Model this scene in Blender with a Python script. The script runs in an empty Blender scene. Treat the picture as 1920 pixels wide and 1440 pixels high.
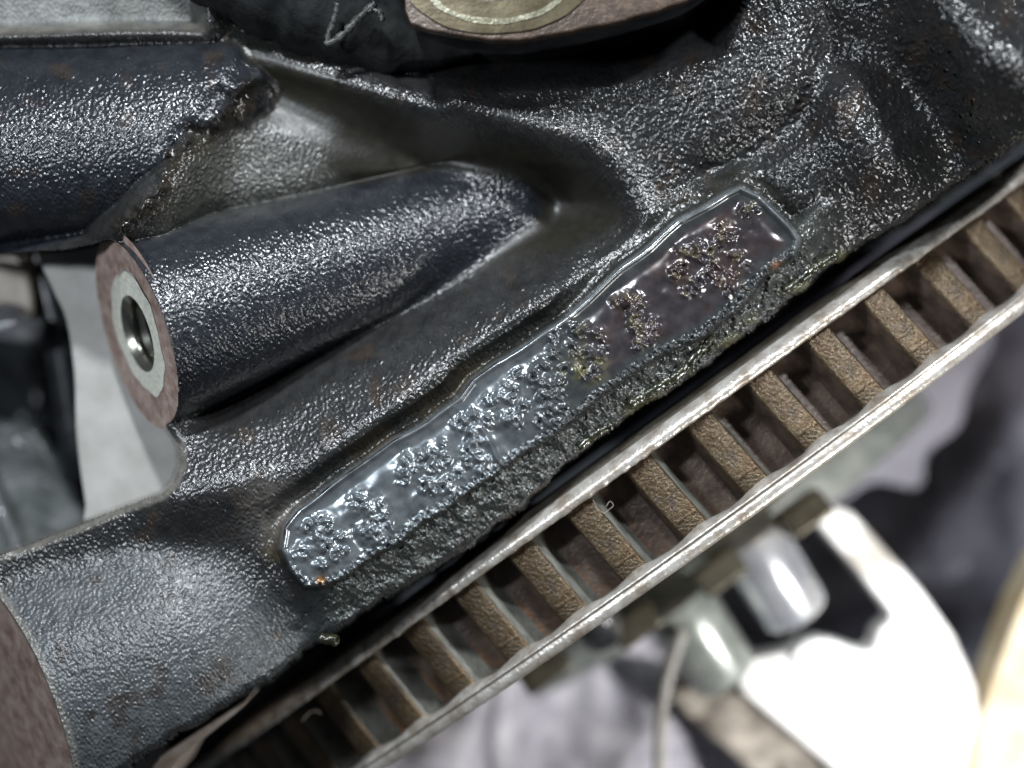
import bpy, bmesh, math, random
import numpy as np
from mathutils import Vector, Matrix

# ------------------------------------------------------------------ scale and camera
S = 6.0e-5          # metres per unit; all shapes below are laid out in units of 0.06 mm
D = 2500.0          # camera height above the number pad
random.seed(4)
rng = np.random.default_rng(7)
sc = bpy.context.scene
C = sc.collection

cam_d = bpy.data.cameras.new('camera')
cam = bpy.data.objects.new('camera', cam_d)
C.objects.link(cam)
cam.location = (0, 0, D * S)
cam_d.sensor_width = 36.0
cam_d.lens = 36.0 * D / 1920.0
cam_d.clip_start = 0.005
cam_d.clip_end = 20.0
cam_d.dof.use_dof = True
cam_d.dof.focus_distance = (D + 5) * S
cam_d.dof.aperture_fstop = 8.0
sc.camera = cam

world = bpy.data.worlds.new('World')
sc.world = world
world.use_nodes = True
wn = world.node_tree.nodes
wn['Background'].inputs[0].default_value = (0.75, 0.86, 1.0, 1)
wn['Background'].inputs[1].default_value = 0.05

def lamp(name, pos, target, size, power, color, spread=180):
    l = bpy.data.lights.new(name, 'AREA')
    l.spread = math.radians(spread)
    l.shape = 'DISK'
    l.size = size * S
    l.energy = power
    l.color = color
    o = bpy.data.objects.new(name, l)
    C.objects.link(o)
    o.location = Vector(pos) * S
    o.rotation_euler = (Vector(target) - Vector(pos)).to_track_quat('-Z', 'Y').to_euler()
    return o
lamp('work_lamp', (-500, 1750, 1550), (-520, -150, 0), 190, 0.088, (0.90, 0.95, 1.0), 95)
lamp('upper_right_lamp', (1750, 2050, 1700), (760, 100, 0), 190, 0.125, (0.92, 0.96, 1.0), 110)
lamp('inspection_lamp', (2300, -1300, 1300), (700, -520, -1100), 240, 0.085, (1.0, 0.98, 0.95), 75)
lamp('side_lamp', (-1700, 500, 2000), (-200, -250, 0), 260, 0.17, (0.86, 0.93, 1.0))

sc.view_settings.view_transform = 'Standard'
sc.view_settings.look = 'None'
sc.view_settings.exposure = 0.12
sc.view_settings.gamma = 1.0
sc.cycles.use_denoising = True
sc.cycles.max_bounces = 6
sc.cycles.sample_clamp_indirect = 6.0

# ------------------------------------------------------------------ coordinate helpers
def at(u, v, z):
    """sight-line helper: position (u, v) read off at depth z, in units"""
    k = (D - z) / D
    return np.stack([(u - 960.0) * k, (720.0 - v) * k, z + 0 * u], -1)
def P(u, v, z):
    k = (D - z) / D
    return Vector(((u - 960.0) * k, (720.0 - v) * k, z))

# ------------------------------------------------------------------ materials
def new_mat(name):
    m = bpy.data.materials.new(name)
    m.use_nodes = True
    nt = m.node_tree
    b = nt.nodes['Principled BSDF']
    return m, nt, b
def noise_node(nt, lam, detail=3.0, rough=0.55, vec=None, distort=0.0):
    n = nt.nodes.new('ShaderNodeTexNoise')
    n.inputs['Scale'].default_value = 1.0 / (lam * S)
    n.inputs['Detail'].default_value = detail
    n.inputs['Roughness'].default_value = rough
    n.inputs['Distortion'].default_value = distort
    if vec is None:
        vec = coord(nt)
    nt.links.new(vec, n.inputs['Vector'])
    return n
def coord(nt):
    for n in nt.nodes:
        if n.type == 'TEX_COORD':
            return n.outputs['Object']
    return nt.nodes.new('ShaderNodeTexCoord').outputs['Object']
def ramp(nt, src, stops):
    r = nt.nodes.new('ShaderNodeValToRGB')
    e = r.color_ramp.elements
    while len(e) > 1:
        e.remove(e[-1])
    e[0].position = stops[0][0]; e[0].color = (*stops[0][1], 1)
    for p, c in stops[1:]:
        k = e.new(p); k.color = (*c, 1)
    nt.links.new(src, r.inputs['Fac'])
    return r
def bump(nt, b, src, dist, strength=1.0, prev=None):
    bn = nt.nodes.new('ShaderNodeBump')
    bn.inputs['Distance'].default_value = dist * S
    bn.inputs['Strength'].default_value = strength
    nt.links.new(src, bn.inputs['Height'])
    if prev is not None:
        nt.links.new(prev.outputs[0], bn.inputs['Normal'])
    nt.links.new(bn.outputs[0], b.inputs['Normal'])
    return bn
def simple(name, c1, c2=None, lam=30, rough=0.5, metal=0.0, bdist=1.5, blam=8, coat=0.0, rough2=None, lo=0.35, hi=0.65, spec=0.5, detail=4):
    m, nt, b = new_mat(name)
    b.inputs['Metallic'].default_value = metal
    b.inputs['Roughness'].default_value = rough
    b.inputs['Coat Weight'].default_value = coat
    b.inputs['Coat Roughness'].default_value = 0.15
    b.inputs['Specular IOR Level'].default_value = spec
    n = noise_node(nt, lam, detail)
    r = ramp(nt, n.outputs['Fac'], [(lo, c1), (hi, c2 or c1)])
    nt.links.new(r.outputs['Color'], b.inputs['Base Color'])
    if rough2 is not None:
        rr = nt.nodes.new('ShaderNodeMapRange')
        rr.inputs['From Min'].default_value = lo; rr.inputs['From Max'].default_value = hi
        rr.inputs['To Min'].default_value = rough; rr.inputs['To Max'].default_value = rough2
        nt.links.new(n.outputs['Fac'], rr.inputs['Value'])
        nt.links.new(rr.outputs[0], b.inputs['Roughness'])
    if bdist > 0:
        n2 = noise_node(nt, blam, 3)
        bump(nt, b, n2.outputs['Fac'], bdist)
    return m

# cast iron: colour and gloss come from tint masks stored on the mesh
def cast_material():
    m, nt, b = new_mat('oily_cast_iron')
    a = nt.nodes.new('ShaderNodeAttribute'); a.attribute_name = 'tint'
    g = nt.nodes.new('ShaderNodeAttribute'); g.attribute_name = 'gloss'
    n = noise_node(nt, 26, 5)
    r = ramp(nt, n.outputs['Fac'], [(0.3, (0.65, 0.65, 0.65)), (0.7, (1.35, 1.3, 1.25))])
    mx = nt.nodes.new('ShaderNodeMix'); mx.data_type = 'RGBA'; mx.blend_type = 'MULTIPLY'
    mx.inputs[0].default_value = 1.0
    nt.links.new(a.outputs['Color'], mx.inputs[6]); nt.links.new(r.outputs['Color'], mx.inputs[7])
    nt.links.new(mx.outputs[2], b.inputs['Base Color'])
    sep = nt.nodes.new('ShaderNodeSeparateColor')
    nt.links.new(g.outputs['Color'], sep.inputs[0])
    nt.links.new(sep.outputs[0], b.inputs['Roughness'])
    nt.links.new(sep.outputs[2], b.inputs['Metallic'])
    n2 = noise_node(nt, 5.5, 3, 0.6)
    bn = nt.nodes.new('ShaderNodeBump')
    bn.inputs['Distance'].default_value = 0.75 * S
    nt.links.new(n2.outputs['Fac'], bn.inputs['Height'])
    nt.links.new(sep.outputs[1], bn.inputs['Strength'])
    nt.links.new(bn.outputs[0], b.inputs['Normal'])
    return m
M_cast = cast_material()
M_rustface = simple('rusty_machined_iron', (0.21, 0.135, 0.11), (0.40, 0.31, 0.27), lam=28, rough=0.55, metal=0.25, bdist=1.6, blam=9, detail=6)
def machined_mat():
    m, nt, b = new_mat('bright_machined_iron')
    b.inputs['Metallic'].default_value = 0.3
    b.inputs['Roughness'].default_value = 0.36
    mp = nt.nodes.new('ShaderNodeMapping'); mp.inputs['Scale'].default_value = (0.12, 1, 1); mp.inputs['Rotation'].default_value = (0, 0, 0.3)
    nt.links.new(coord(nt), mp.inputs[0])
    n = noise_node(nt, 8, 3, vec=mp.outputs[0])
    r = ramp(nt, n.outputs['Fac'], [(0.3, (0.50, 0.50, 0.43)), (0.7, (0.78, 0.78, 0.69))])
    nt.links.new(r.outputs['Color'], b.inputs['Base Color'])
    bump(nt, b, n.outputs['Fac'], 0.7)
    return m
M_machined = machined_mat()
M_bore = simple('thread_steel', (0.14, 0.14, 0.12), (0.28, 0.28, 0.24), lam=30, rough=0.25, metal=0.9, bdist=0.3)
M_tan = simple('brown_oxidised_iron', (0.028, 0.017, 0.011), (0.075, 0.05, 0.034), lam=45, rough=0.42, metal=0.2, bdist=2.0, blam=9, detail=6)
M_gold = simple('yellow_stained_washer_seat', (0.050, 0.038, 0.020), (0.105, 0.088, 0.052), lam=50, rough=0.35, metal=0.5, bdist=0.8, blam=14)
M_gasket = simple('grey_painted_plate', (0.24, 0.235, 0.215), (0.32, 0.31, 0.295), lam=90, rough=0.6, bdist=0.8, blam=12)
M_flange = simple('worn_steel_flange', (0.27, 0.23, 0.19), (0.62, 0.60, 0.56), lam=36, rough=0.42, metal=0.55, bdist=1.6, blam=8, rough2=0.25, detail=5)
M_flangeface = simple('dull_steel_face', (0.16, 0.13, 0.10), (0.26, 0.24, 0.20), lam=40, rough=0.35, metal=0.7, bdist=0.6)
M_flank = simple('lit_flank_steel', (0.09, 0.092, 0.08), (0.19, 0.188, 0.165), lam=35, rough=0.5, metal=0.35, bdist=1.2, blam=10)  # lit copy of the flank steel, for the side facing the light
M_spacer = simple('turned_steel', (0.22, 0.25, 0.23), (0.4, 0.42, 0.4), lam=60, rough=0.3, metal=0.4, bdist=0.0)
M_silver = simple('polished_silver_steel', (0.50, 0.53, 0.60), (0.85, 0.86, 0.88), lam=120, rough=0.22, metal=0.65, bdist=0.0)
M_alu = simple('pale_aluminium', (0.42, 0.39, 0.35), (0.95, 0.95, 0.95), lo=0.33, hi=0.47, lam=190, rough=0.45, metal=0.1, bdist=2.0, blam=20)
M_alushade = simple('shaded_brown_aluminium', (0.07, 0.055, 0.04), (0.40, 0.36, 0.31), lam=60, rough=0.5, metal=0.1, bdist=3.0, blam=18)  # bracket underside: its shade is put into this darker brown
M_rag = simple('white_cloth', (0.35, 0.34, 0.40), (0.65, 0.64, 0.70), lam=110, rough=0.9, bdist=4.0, blam=14)
M_sheet = simple('grey_plastic', (0.08, 0.075, 0.09), (0.36, 0.35, 0.42), lam=420, rough=0.33, bdist=0.0, spec=0.6)
M_wood = simple('pale_wood', (0.62, 0.48, 0.28), (0.85, 0.76, 0.58), lam=160, rough=0.6, bdist=1.0)
M_rubber = simple('black_rubber', (0.006, 0.0065, 0.007), (0.014, 0.015, 0.015), lam=40, rough=0.7, bdist=4.0, blam=24, spec=0.05)
M_scuff = simple('grey_scuffed_rubber', (0.008, 0.008, 0.008), (0.05, 0.053, 0.05), lam=10, rough=0.5, bdist=2.0, blam=7)
M_black = simple('gap_shade_black', (0.010, 0.011, 0.013), (0.03, 0.032, 0.036), lam=80, rough=0.3, bdist=1.0, blam=20)
M_seal = simple('yellow_green_sealant', (0.010, 0.011, 0.006), (0.030, 0.030, 0.015), lam=20, rough=0.22, bdist=2.0, blam=9, coat=0.6)
M_lint = simple('pale_lint', (0.24, 0.21, 0.18), rough=0.9, bdist=0)
M_brass = simple('tan_painted_panel', (0.20, 0.15, 0.11), (0.30, 0.26, 0.2), lam=60, rough=0.4, bdist=1.0)
M_chrome = simple('wet_grey_casting', (0.30, 0.31, 0.33), (0.5, 0.5, 0.52), lam=60, rough=0.18, metal=0.7, bdist=5.0, blam=40)

def tooth_top_mat():
    m, nt, b = new_mat('gold_brown_stained_steel')
    n = noise_node(nt, 60, 8, 0.75)
    r = ramp(nt, n.outputs['Fac'], [(0.30, (0.030, 0.018, 0.012)), (0.45, (0.080, 0.055, 0.034)), (0.53, (0.115, 0.088, 0.052)), (0.60, (0.075, 0.06, 0.05)), (0.72, (0.22, 0.205, 0.18))])
    nt.links.new(r.outputs['Color'], b.inputs['Base Color'])
    nb_ = noise_node(nt, 170, 3, 0.5)
    rb = ramp(nt, nb_.outputs['Fac'], [(0.38, (0.42, 0.38, 0.36)), (0.52, (1.0, 0.95, 0.9)), (0.64, (1.45, 1.38, 1.22))])
    mq = nt.nodes.new('ShaderNodeMix'); mq.data_type = 'RGBA'; mq.blend_type = 'MULTIPLY'; mq.inputs[0].default_value = 1.0
    nt.links.new(r.outputs['Color'], mq.inputs[6]); nt.links.new(rb.outputs['Color'], mq.inputs[7])
    nt.links.new(mq.outputs[2], b.inputs['Base Color'])
    b.inputs['Metallic'].default_value = 0.55
    b.inputs['Roughness'].default_value = 0.30
    n2 = noise_node(nt, 7, 3, 0.6)
    bump(nt, b, n2.outputs['Fac'], 3.6)
    return m
M_tooth = tooth_top_mat()
def floor_mat():
    m, nt, b = new_mat('rust_stained_groove')
    n = noise_node(nt, 60, 5, 0.6)
    r = ramp(nt, n.outputs['Fac'], [(0.30, (0.018, 0.010, 0.007)), (0.5, (0.048, 0.030, 0.021)), (0.7, (0.095, 0.068, 0.052))])
    a = nt.nodes.new('ShaderNodeAttribute'); a.attribute_name = 'rust'
    n3 = noise_node(nt, 22, 4)
    mul = nt.nodes.new('ShaderNodeMath'); mul.operation = 'MULTIPLY'
    nt.links.new(a.outputs['Fac'], mul.inputs[0])
    r3 = ramp(nt, n3.outputs['Fac'], [(0.40, (0, 0, 0)), (0.58, (1, 1, 1))])
    nt.links.new(r3.outputs['Color'], mul.inputs[1])
    mx = nt.nodes.new('ShaderNodeMix'); mx.data_type = 'RGBA'
    nt.links.new(mul.outputs[0], mx.inputs[0])
    nt.links.new(r.outputs['Color'], mx.inputs[6])
    mx.inputs[7].default_value = (0.22, 0.085, 0.015, 1)
    nt.links.new(mx.outputs[2], b.inputs['Base Color'])
    b.inputs['Metallic'].default_value = 0.15
    b.inputs['Roughness'].default_value = 0.45
    n2 = noise_node(nt, 9, 3, 0.6)
    bump(nt, b, n2.outputs['Fac'], 2.0)
    return m
M_floor = floor_mat()

# ------------------------------------------------------------------ object helpers
def tag(o, label=None, cat=None, group=None, kind=None):
    if label: o['label'] = label
    if cat: o['category'] = cat
    if group: o['group'] = group
    if kind: o['kind'] = kind
    return o
def thing(name, loc, label, cat, group=None):
    o = bpy.data.objects.new(name, None)
    o.empty_display_size = 0.005
    C.objects.link(o)
    o.location = Vector(loc) * S
    return tag(o, label, cat, group)
def mesh_obj(name, verts, faces, mats, parent=None, smooth=True, origin=None, face_mat=None, normals=None):
    """verts: array in units; stored in metres relative to the root thing"""
    verts = np.asarray(verts, dtype=np.float64)
    root = parent
    org = Vector((0, 0, 0))
    while root is not None:
        org = org + root.location
        root = root.parent
    if parent is None and origin is not None:
        org = Vector(origin) * S
    co = verts * S - np.array(org)
    me = bpy.data.meshes.new(name)
    if isinstance(faces, np.ndarray):
        nf, k = faces.shape
        me.vertices.add(len(co)); me.vertices.foreach_set('co', co.astype(np.float32).ravel())
        me.loops.add(nf * k); me.loops.foreach_set('vertex_index', faces.astype(np.int32).ravel())
        me.polygons.add(nf)
        me.polygons.foreach_set('loop_start', np.arange(0, nf * k, k, dtype=np.int32))
        me.update(calc_edges=True)
    else:
        me.from_pydata([tuple(c) for c in co], [], faces)
        me.update()
    if not isinstance(mats, (list, tuple)): mats = [mats]
    for m in mats: me.materials.append(m)
    me.polygons.foreach_set('use_smooth', np.full(len(me.polygons), bool(smooth)))
    if face_mat is not None:
        me.polygons.foreach_set('material_index', np.asarray(face_mat, dtype=np.int32))
    if normals is not None:
        me.normals_split_custom_set_from_vertices(normals.astype(np.float32))
    o = bpy.data.objects.new(name, me)
    C.objects.link(o)
    if parent is not None:
        o.parent = parent
    elif origin is not None:
        o.location = org
    return o
def add_attr(o, name, arr):
    me = o.data
    if arr.ndim == 1:
        a = me.attributes.new(name, 'FLOAT', 'POINT'); a.data.foreach_set('value', arr.astype(np.float32))
    else:
        a = me.attributes.new(name, 'FLOAT_COLOR', 'POINT')
        c = np.ones((len(arr), 4), dtype=np.float32); c[:, :3] = arr
        a.data.foreach_set('color', c.ravel())
def grid_faces(ni, nj, wrap_i=False):
    a = np.arange(ni * nj).reshape(ni, nj)
    if wrap_i: a = np.vstack([a, a[:1]])
    f = np.stack([a[:-1, :-1], a[1:, :-1], a[1:, 1:], a[:-1, 1:]], -1).reshape(-1, 4)
    return f
def bevel(o, w, seg=2):
    md = o.modifiers.new('bevel', 'BEVEL'); md.width = w * S; md.segments = seg; md.limit_method = 'ANGLE'
    return o
def extrude_poly(name, pts, z0, z1, mat, parent=None, bev=6, origin=None, jitter=0):
    """outline pts (u, v) seen at depth z1 (top); walls go straight down to z0"""
    n = len(pts)
    top = [P(u, v, z1) for u, v in pts]
    bot = [Vector((p.x, p.y, z0)) for p in top]
    verts = [tuple(p) for p in top + bot]
    area = sum(top[i].x * top[(i+1) % n].y - top[(i+1) % n].x * top[i].y for i in range(n))
    f = [list(range(n)), list(range(2*n-1, n-1, -1))]
    for i in range(n):
        j = (i + 1) % n
        f.append([j, i, n + i, n + j])
    if area < 0: f = [x[::-1] for x in f]
    o = mesh_obj(name, verts, f, mat, parent, smooth=False, origin=origin)
    if bev: bevel(o, bev, 3)
    return o
def smooth_closed(pts, per=6):
    """Catmull-Rom through a closed outline"""
    out = []; n = len(pts)
    for i in range(n):
        p0, p1, p2, p3 = [np.array(pts[(i + k) % n], float) for k in (-1, 0, 1, 2)]
        for s in range(per):
            t = s / per
            out.append(tuple(0.5 * ((2*p1) + (-p0+p2)*t + (2*p0-5*p1+4*p2-p3)*t*t + (-p0+3*p1-3*p2+p3)*t**3)))
    return out
def smooth_open(pts, per=8):
    out = []; n = len(pts)
    for i in range(n - 1):
        p1 = np.array(pts[i], float); p2 = np.array(pts[i+1], float)
        p0 = np.array(pts[i-1], float) if i > 0 else 2*p1 - p2
        p3 = np.array(pts[i+2], float) if i + 2 < n else 2*p2 - p1
        for s in range(per):
            t = s / per
            out.append(0.5 * ((2*p1) + (-p0+p2)*t + (2*p0-5*p1+4*p2-p3)*t*t + (-p0+3*p1-3*p2+p3)*t**3))
    out.append(np.array(pts[-1], float))
    return np.array(out)
def tube(name, path, rad, mat, parent=None, nseg=14, rad_noise=0.0, origin=None, cap=True):
    """path: (n,3) in units; rad scalar or array"""
    path = np.asarray(path, float); n = len(path)
    rad = np.broadcast_to(np.asarray(rad, float), (n,))
    verts = []
    prev = None
    for i in range(n):
        t = path[min(i+1, n-1)] - path[max(i-1, 0)]; t = t / (np.linalg.norm(t) + 1e-9)
        if prev is None:
            up = np.array([0, 0, 1.0]) if abs(t[2]) < 0.9 else np.array([1.0, 0, 0])
            a = np.cross(t, up)
        else:
            a = prev - t * np.dot(prev, t)
        a /= np.linalg.norm(a); prev = a
        b = np.cross(t, a)
        for k in range(nseg):
            th = 2 * math.pi * k / nseg
            rr = rad[i] * (1 + rad_noise * (random.random() - 0.5))
            verts.append(path[i] + rr * (math.cos(th) * a + math.sin(th) * b))
    faces = []
    for i in range(n - 1):
        for k in range(nseg):
            k2 = (k + 1) % nseg
            faces.append([i*nseg+k, i*nseg+k2, (i+1)*nseg+k2, (i+1)*nseg+k])
    if cap:
        faces.append(list(range(nseg))[::-1]); faces.append([(n-1)*nseg+k for k in range(nseg)])
    return mesh_obj(name, verts, faces, mat, parent, origin=origin)

# ------------------------------------------------------------------ relief of the casting
STEP = 2.0
u1 = np.arange(-100, 2021, STEP); v1 = np.arange(-100, 1541, STEP)
U, V = np.meshgrid(u1, v1, indexing='ij')
NI, NJ = U.shape
def band(lam, width=0.35, seed=None):
    """random field with wavelength about lam units, unit variance"""
    r = np.random.default_rng(seed if seed is not None else int(lam * 13))
    f = np.fft.rfft2(r.standard_normal((NI, NJ)))
    kx = np.fft.fftfreq(NI, STEP)[:, None]; ky = np.fft.rfftfreq(NJ, STEP)[None, :]
    k = np.sqrt(kx**2 + ky**2) * lam
    f *= np.exp(-((k - 1) / width) ** 2 / 2)
    g = np.fft.irfft2(f, s=(NI, NJ))
    return g / g.std()
def lowpass(lam, seed):
    r = np.random.default_rng(seed)
    f = np.fft.rfft2(r.standard_normal((NI, NJ)))
    kx = np.fft.fftfreq(NI, STEP)[:, None]; ky = np.fft.rfftfreq(NJ, STEP)[None, :]
    f *= np.exp(-((kx**2 + ky**2) * lam * lam) * 6)
    g = np.fft.irfft2(f, s=(NI, NJ))
    return g / g.std()
def blur(g, sig):
    kx = np.fft.fftfreq(NI, STEP)[:, None]; ky = np.fft.rfftfreq(NJ, STEP)[None, :]
    return np.fft.irfft2(np.fft.rfft2(g) * np.exp(-2 * (math.pi * sig) ** 2 * (kx**2 + ky**2)), s=(NI, NJ))
def seg_dist(pts, closed=False):
    d = np.full(U.shape, 1e9); tpar = np.zeros(U.shape)
    n = len(pts); m = n if closed else n - 1
    for i in range(m):
        ax, ay = pts[i]; bx, by = pts[(i+1) % n]
        dx, dy = bx-ax, by-ay; L = dx*dx+dy*dy
        t = np.clip(((U-ax)*dx + (V-ay)*dy) / L, 0, 1)
        dd = np.hypot(U-ax-t*dx, V-ay-t*dy)
        w = dd < d
        d = np.where(w, dd, d); tpar = np.where(w, (i + t) / m, tpar)
    return d, tpar
def inside(pts):
    c = np.zeros(U.shape, bool); n = len(pts)
    for i in range(n):
        x1, y1 = pts[i]; x2, y2 = pts[(i+1) % n]
        if y1 == y2: continue
        cond = ((y1 > V) != (y2 > V)) & (U < (x2-x1)*(V-y1)/(y2-y1) + x1)
        c ^= cond
    return c
def sdf(pts):
    d, _ = seg_dist(pts, True)
    return np.where(inside(pts), -d, d)
def ss(x, a, b):
    t = np.clip((x - a) / (b - a), 0, 1)
    return t * t * (3 - 2 * t)
def smax(a, b, k):
    h = np.clip(0.5 + 0.5 * (a - b) / k, 0, 1)
    return b + (a - b) * h + k * h * (1 - h)
def ridge(pts, w):
    d, _ = seg_dist(pts)
    return np.exp(-(d / w) ** 2)

# block outline: lower edge along the pulley gap, cut-out on the left
EDGE = [(120, 1500), (233, 1440), (267, 1411), (358, 1357), (417, 1319), (517, 1257), (583, 1202), (650, 1161), (717, 1119),
        (800, 1070), (890, 1012), (985, 945), (1042, 880), (1120, 820), (1174, 776), (1257, 727), (1353, 657), (1428, 600),
        (1503, 541), (1562, 491), (1620, 452), (1678, 421), (1778, 346), (1862, 292), (1920, 246), (2060, 140)]
block_poly = [(-200, 1700)] + [(0, 1570)] + EDGE + [(2200, -200), (-200, -200)]
ell_c = (257, 622); MAJ = np.array((0.32, 0.947)); MIN = np.array((0.947, -0.32)); RB = 188.0
arc = [tuple(np.array(ell_c) + RB * c * -MAJ + 65 * s * MIN) for c, s in [(math.cos(t), math.sin(t)) for t in np.linspace(0, math.pi, 24)]]
arc_in = [tuple(np.array(ell_c) + (RB - 1) * c * -MAJ + 61 * s * MIN) for c, s in [(math.cos(t), math.sin(t)) for t in np.linspace(0, math.pi, 24)]]
cut_poly = [(-200, 462), (0, 468), (120, 462), (175, 452)] + arc_in + [(338, 830), (342, 870), (330, 905), (305, 930), (240, 953), (120, 1002), (0, 1047), (-80, 1075), (-200, 1110)]
sd_block = sdf(block_poly)
arcA = [(5 + 330*c*-MAJ[0] + 115*s*MIN[0], 1370 + 330*c*-MAJ[1] + 115*s*MIN[1]) for c, s in [(math.cos(t), math.sin(t)) for t in np.linspace(0, math.pi, 40)]]
sd_cut = np.maximum(-sdf(cut_poly), -sdf([(-300, 1040)] + arcA + [(-300, 1700)]))
wob = lowpass(14, 5) * 2.0 + band(9, seed=6) * 0.8
sd = np.maximum(sd_block + wob, sd_cut)

def boss(c, ang_dir, z0, dz, r_of_t, k=1.06):
    du, dv = ang_dir
    t = (U-c[0])*du + (V-c[1])*dv
    s = -(U-c[0])*dv + (V-c[1])*du       # positive = below the axis on the picture
    r = r_of_t(t)
    q = r*r - s*s
    zz = z0 + dz*t + np.where(q > 0, k*np.sqrt(np.maximum(q, 0)), -(np.abs(s)-r)*3.0)
    return zz, t, s, r

# general wall
H = -70 + 0 * U
H += lowpass(160, 31) * 7
# hump between the middle boss and the number pad
H += 50 * ridge([(340, 935), (560, 885), (720, 785), (880, 665), (1030, 575)], 62)
# large oily bowl round the end of the middle boss
bowl = [(430, 60), (600, 110), (760, 185), (900, 225), (1040, 262), (1120, 310), (1175, 370), (1185, 430), (1120, 470), (1010, 520), (900, 580), (760, 660), (600, 740), (480, 800), (330, 800), (300, 420), (360, 200)]
sb = sdf(smooth_closed(bowl, 4))
bowl_in = blur(ss(-sb, -10, 130), 20)
H -= 170 * bowl_in
# bright ledge between upper and middle bosses
H += 75 * ss(-sdf([(150, 430), (460, 180), (640, 230), (760, 320), (560, 380), (200, 460)]), -60, 60)
# rim of the bowl
H += 26 * ridge([(840, 190), (1000, 240), (1110, 270), (1165, 320), (1215, 410)], 26)
# wall to the right
H += 45 * ss(U * 0.8 - V * 0.6, 700, 1100)
H -= 50 * ridge([(1340, 330), (1430, 270), (1500, 225), (1560, 120)], 40)
H += 40 * ridge([(1560, 170), (1620, 270), (1700, 330)], 60)
H += 95 * ridge([(1700, -120), (1790, 20), (1900, 130), (2040, 260)], 80)
H -= 35 * ridge([(1560, 60), (1680, 140), (1800, 260)], 45)
H -= 60 * ss(sd_block, -130, 10)
H += 0.32 * np.maximum((U - 1560) + 0.6 * V, 0) * ss(U - 0.5 * V, 1600, 1760)
H = blur(H, 13)
# shadowed recess under the brown plate
H -= 190 * ss(-sdf([(620, -150), (640, 60), (760, 120), (950, 130), (1150, 120), (1330, 70), (1420, -150)]), -45, 40)
# dark step beside the hose
H -= 70 * ss(-sdf([(420, -120), (420, 70), (600, 120), (820, 170), (840, 60), (700, -120)]), -40, 40)

# bosses
zB, tB, sB, rB = boss(ell_c, (0.947, -0.32), -120, -0.235, lambda t: np.clip(188 - 0.112*np.clip(t, 0, 2000), 30, 188))
endB = ss(tB, 770, 890)
zB = zB - endB * 150
zA, tA, sA, rA = boss((5, 1370), (0.947, -0.32), -320, -0.04, lambda t: 330 - 0.0*t)
zA = zA - ss(tA, 330, 700) * 150
zC, tC, sC, rC = boss((0, 262), (0.99, -0.06), -250, -0.02, lambda t: 196 + 0*t)
jag = lowpass(18, 77) * 4 + lowpass(50, 78) * 8
endC = U * 0.766 + V * 0.643 - (460*0.766 + 150*0.643) + jag      # line (460,150)-(225,430)
endC2 = np.maximum(endC, (U - 470 + jag) * 1.0)
zC = zC - ss(endC2, -40, 60) * 80 - ss(endC2, 10, 220) * 150

H -= 230 * blur(ss(-endC2, 10, 90) * ss(V, 50, 150) * ss(-V, -700, -600), 16)
Hw = H.copy()
H = smax(H, zA, 60)
H = smax(H, zB, 14 + 70 * ss(tB, 300, 760))
H = smax(H, zC, 10)
# glossy bead of gunk where the upper boss ends
lump_s = band(20, 0.4, 45)
bead = ridge([(470, 150), (440, 195), (395, 245), (340, 265), (315, 300), (300, 350), (270, 390), (225, 425)], 15)
H += bead * (11 + 9 * lowpass(15, 89) + 2.5 * lump_s)

# pale upper-left casting above the upper boss
topl = blur(ss(-sdf([(-300, 72), (0, 68), (150, 60), (300, 58), (385, 62), (378, -20), (360, -300), (-300, -300)]), -10, 22), 6)
H = H * (1 - topl) + (-150 + 0.35 * (60 - V)) * topl

# ---- number pad
PAD = [(524, 1030), (532, 990), (560, 955), (610, 915), (680, 865), (735, 825), (800, 788), (860, 745), (885, 712), (930, 680), (985, 645), (1040, 608),
       (1100, 560), (1160, 505), (1215, 462), (1270, 412), (1320, 384), (1360, 360), (1388, 348), (1425, 365), (1460, 402), (1488, 432), (1500, 450), (1490, 478),
       (1440, 512), (1380, 560), (1310, 618), (1230, 655), (1180, 690), (1110, 740), (1050, 790), (985, 832), (930, 870), (870, 912), (830, 942),
       (790, 962), (745, 1000), (690, 1030), (650, 1068), (610, 1098), (572, 1100), (545, 1072)]
PAD = PAD[:25] + [(a_ + 6, b_ + 11) for a_, b_ in PAD[25:-3]] + PAD[-3:]
sp = sdf(PAD) + lowpass(50, 9) * 1.3
upper_edge, _ = seg_dist(PAD[0:24] + [(1500, 450)])
lower_edge, _ = seg_dist(PAD[23:])
upm = ss(lower_edge - upper_edge, -10, 30)        # 1 near the clean rolled edge
padh = -6 + 0 * U
# slope below the pad to the block edge
slope = -14 - 30 * ss(sd_block, -90, 0)
below = ((U - 524) * 0.62 + (V - 1040) * 0.78 > -40) & (V > 300)
near_low = ss(-(np.minimum(lower_edge, 400)), -95, -20) * (1 - ss(sp, 0, 120) * upm)
# moat along the clean edge
wall_near = H - (H + 55) * ss(-sp, -60, -4)
moat = -52 - 10 * np.exp(-((sp - 22) / 16) ** 2)
mm = ss(-sp, -52, -8)
H2 = H * (1 - mm) + moat * mm
strip = ss(-lower_edge, -80, -25) * (sp > 0)
reg_low = ss((V - (1085 - (U - 524) * 0.70)), -6, 26) * ss(-sp, -130, -70) * ss(U, 560, 640) * ss(-U, -1600, -1500)
H2 = H2 * (1 - reg_low) + (slope) * reg_low
dip = sp
prof = np.where(sp < 0, padh, -1e3)
edge_w = 8.0
tpad = ss(-sp, -edge_w, 3)
H3 = H2 * (1 - tpad) + padh * tpad
H3 += upm * (5 * np.exp(-((sp + 5) / 4.5) ** 2) - 5 * np.exp(-((sp + 26) / 13) ** 2))
H = H3
in_pad = sp < 3
padmask = ss(-sp, -6, 2); padcol = ss(-sp, -3, 3)

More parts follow.
